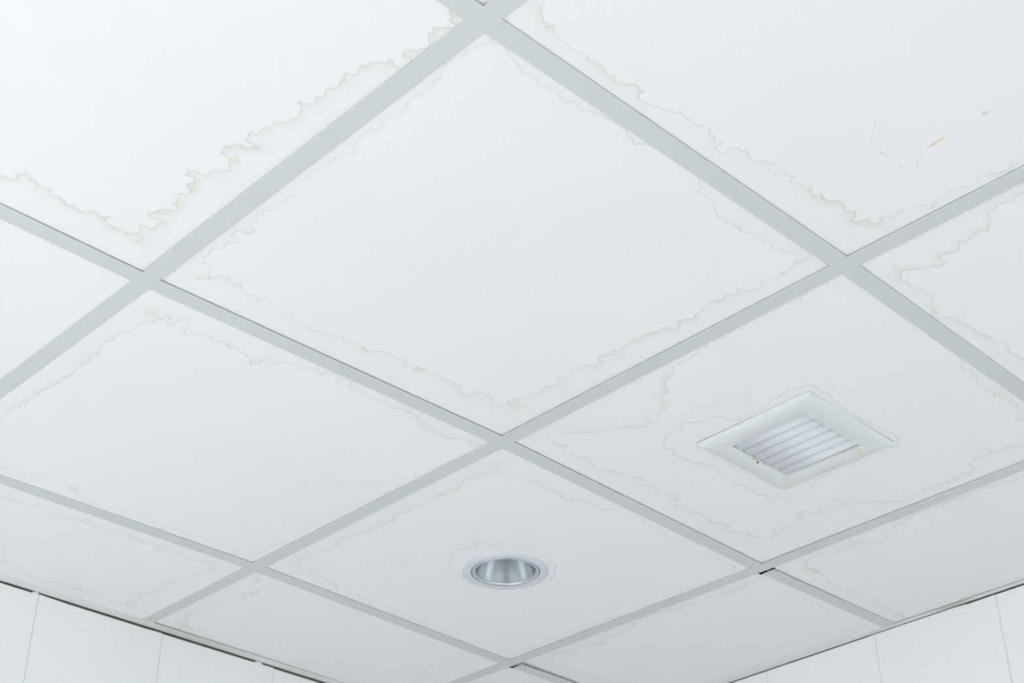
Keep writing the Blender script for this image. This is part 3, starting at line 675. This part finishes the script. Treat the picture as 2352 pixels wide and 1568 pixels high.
for i in range(0, 7):
    for j in range(0, 8):
        o = link('ceiling_tile', tile_mesh(i, j), None, ceiling)
        if key(i, j) == '1,0': o['label'] = 'stained ceiling tile cut out around the air vent'
        if key(i, j) == '1,1': o['label'] = 'stained ceiling tile with a round cut-out for the downlight'

# ---------------------------------------------------------------- air vent
vx0, vx1, vy0, vy1 = 804.0, 1008.0, 204.5, 404.5
ix0, ix1, iy0, iy1 = 842.0, 972.5, 239.5, 369.5
VC = ((vx0 + vx1) / 2, (vy0 + vy1) / 2)
vent = thing('air_vent', 'square white louvred air vent with rusty screw corners, set in a stained ceiling tile', 'vent', (VC[0] / 1000, VC[1] / 1000, ZC + 0.0018))
def vent_frame():
    prof = [(0, 0.0), (0.0, 1.2), (0.015, 2.6), (0.05, 4.2), (0.11, 5.8), (0.20, 7.3), (0.32, 8.4), (0.46, 8.9), (0.60, 8.7), (0.74, 7.9), (0.86, 6.8), (0.94, 5.2), (0.98, 4.0), (1.0, 3.0), (1.0, -16)]
    vs, fs, n = [], [], 4
    for t, z0 in prof:
        x0 = vx0 + (ix0 - vx0) * t; x1 = vx1 + (ix1 - vx1) * t; y0 = vy0 + (iy0 - vy0) * t; y1 = vy1 + (iy1 - vy1) * t
        for (x, y, zl) in ((x0, y0, 7.4), (x1, y0, 6.6), (x1, y1, 3.0), (x0, y1, 5.0)):
            z = max(z0, zl) if 0.6 < t < 1.0 or z0 == 3.0 else z0        # the inner lip is deeper on the two near sides
            vs.append(((x - VC[0]) / 1000, (y - VC[1]) / 1000, -z / 1000))
    for k in range(len(prof) - 1):
        for q in range(4):
            a, b = k * 4 + q, k * 4 + (q + 1) % 4
            fs.append((a, b, b + 4, a + 4))
    me = fix_normals(mesh('frame', vs, fs))
    return me
add_spots(M['vent'], [(( 983 - VC[0]) / 1000, (249 - VC[1]) / 1000, -.007, .0060, (.78, .50, .16), .95), ((983 - VC[0]) / 1000, (246 - VC[1]) / 1000, -.007, .0100, (.76, .68, .50), .5),
                      ((838 - VC[0]) / 1000, (376 - VC[1]) / 1000, -.007, .0070, (.70, .58, .42), .75),
                      ((978 - VC[0]) / 1000, (374 - VC[1]) / 1000, -.006, .0100, (.66, .58, .44), .85), ((984 - VC[0]) / 1000, (380 - VC[1]) / 1000, -.007, .0110, (.70, .66, .54), .6),
                      ((893 - VC[0]) / 1000, (371 - VC[1]) / 1000, -.005, .0050, (.55, .42, .22), .9)])
fr = link('frame', vent_frame(), M['vent'], vent)
me = fr.data
bm = bmesh.new(); bm.from_mesh(me)
for e in bm.edges:
    d = e.verts[0].co - e.verts[1].co
    if abs(d.x) > 1e-5 and abs(d.y) > 1e-5: e.smooth = False        # mitred corners stay crisp
for f in bm.faces: f.smooth = True
bm.to_mesh(me); bm.free()
# blades: quarter-round louvres running along Y
pitch = 21.25
def blade_mesh():
    vs, fs, N = [], [], 14
    outer = [(21.0 * (1 - math.cos(t)), 14.0 * (1 - math.sin(t))) for t in [math.pi / 2 * k / N for k in range(N + 1)]]
    outer.append((22.3, 0.25)); outer.append((22.4, 1.0))
    inner = [(x + 0.6, z + 1.1) for x, z in reversed(outer[:-2])]
    sec = outer + inner
    n = len(sec); hy = (iy1 - iy0) / 2
    for y in (-hy - 0.5, hy - 2.2):
        for x, z in sec: vs.append((x / 1000, y / 1000, z / 1000))
    for q in range(n): fs.append((q, (q + 1) % n, n + (q + 1) % n, n + q))
    fs.append(tuple(range(n))); fs.append(tuple(reversed(range(n, 2 * n))))
    me = fix_normals(mesh('louvre_blade', vs, fs))
    me.polygons.foreach_set('use_smooth', [len(p.vertices) == 4 for p in me.polygons])
    return me
bme = blade_mesh(); bme.materials.append(M['blade'])
for q in range(6):
    o = bpy.data.objects.new('louvre_blade', bme); COL.objects.link(o); o.parent = vent
    o.location = ((ix0 - 4.5 + pitch * q - VC[0]) / 1000, ((iy0 + iy1) / 2 - VC[1]) / 1000, -0.0068)
# short duct stub behind the blades
vs = [((x - VC[0]) / 1000, (y - VC[1]) / 1000, z) for z in (-0.003, 0.12) for (x, y) in ((ix0 - 2, iy0 - 2), (ix1 + 2, iy0 - 2), (ix1 + 2, iy1 + 2), (ix0 - 2, iy1 + 2))]
link('duct', mesh('duct', vs, [(0, 1, 5, 4), (1, 2, 6, 5), (2, 3, 7, 6), (3, 0, 4, 7), (4, 5, 6, 7)]), M['duct'], vent)
# small dark clip at the third blade's end
cl = bmesh.new(); bmesh.ops.create_uvsphere(cl, u_segments=12, v_segments=8, radius=0.0015)
me = bpy.data.meshes.new('blade_clip'); cl.to_mesh(me); cl.free()
link('blade_clip', me, M['slab'], vent, loc=((901.6 - VC[0]) / 1000, (370.9 - VC[1]) / 1000, -0.0085), smooth=True)

# ---------------------------------------------------------------- recessed downlight
dl = thing('recessed_downlight', 'round unlit recessed downlight with white flange and chrome reflector in a ceiling tile', 'downlight', (0.908, 0.911, ZC + 0.0018))
R = 0.0725
prof = [(R, 0.0), (R, -0.0008), (R - .0012, -0.0018), (R - .005, -0.0028), (R - .010, -0.0031), (R - .0135, -0.0030), (R - .0143, -0.0022), (R - .0144, 0.004)]
link('flange', fix_normals(lathe(prof, 128, 'flange')), M['flange'], dl, smooth=True)
prof = [(0.0572, 0.004), (0.0571, -0.0014), (0.0566, -0.0026), (0.0555, -0.0034), (0.0540, -0.0034), (0.0524, -0.0026), (0.0512, -0.0016), (0.0506, 0.001), (0.0504, 0.004)]
link('rim', fix_normals(lathe(prof, 128, 'rim')), M['rim'], dl, smooth=True)
prof = [(0.0504, 0.002)] + [(0.0504 - 0.031 * (t / 20) ** 1.15, 0.002 + 0.098 * t / 20) for t in range(1, 21)] + [(0.0165, 0.104)]
link('reflector', lathe(prof, 128, 'reflector'), M['chrome'], dl, smooth=True)
prof = [(0.0, 0.122), (0.016, 0.122), (0.016, 0.098), (0.013, 0.092), (0.013, 0.085), (0.0, 0.085)]
link('socket', lathe(prof, 48, 'socket'), M['socket'], dl, smooth=False)
prof = [(0.0, 0.027), (0.004, 0.0275), (0.008, 0.030), (0.0105, 0.034), (0.0115, 0.040), (0.0115, 0.074), (0.013, 0.080), (0.013, 0.090), (0.0, 0.090)]
link('bulb', lathe(prof, 48, 'bulb'), M['bulb'], dl, smooth=True)
prof = [(0.058, 0.002), (0.058, 0.125), (0.0, 0.125)]
link('housing', lathe(prof, 64, 'housing'), M['duct'], dl, smooth=False)
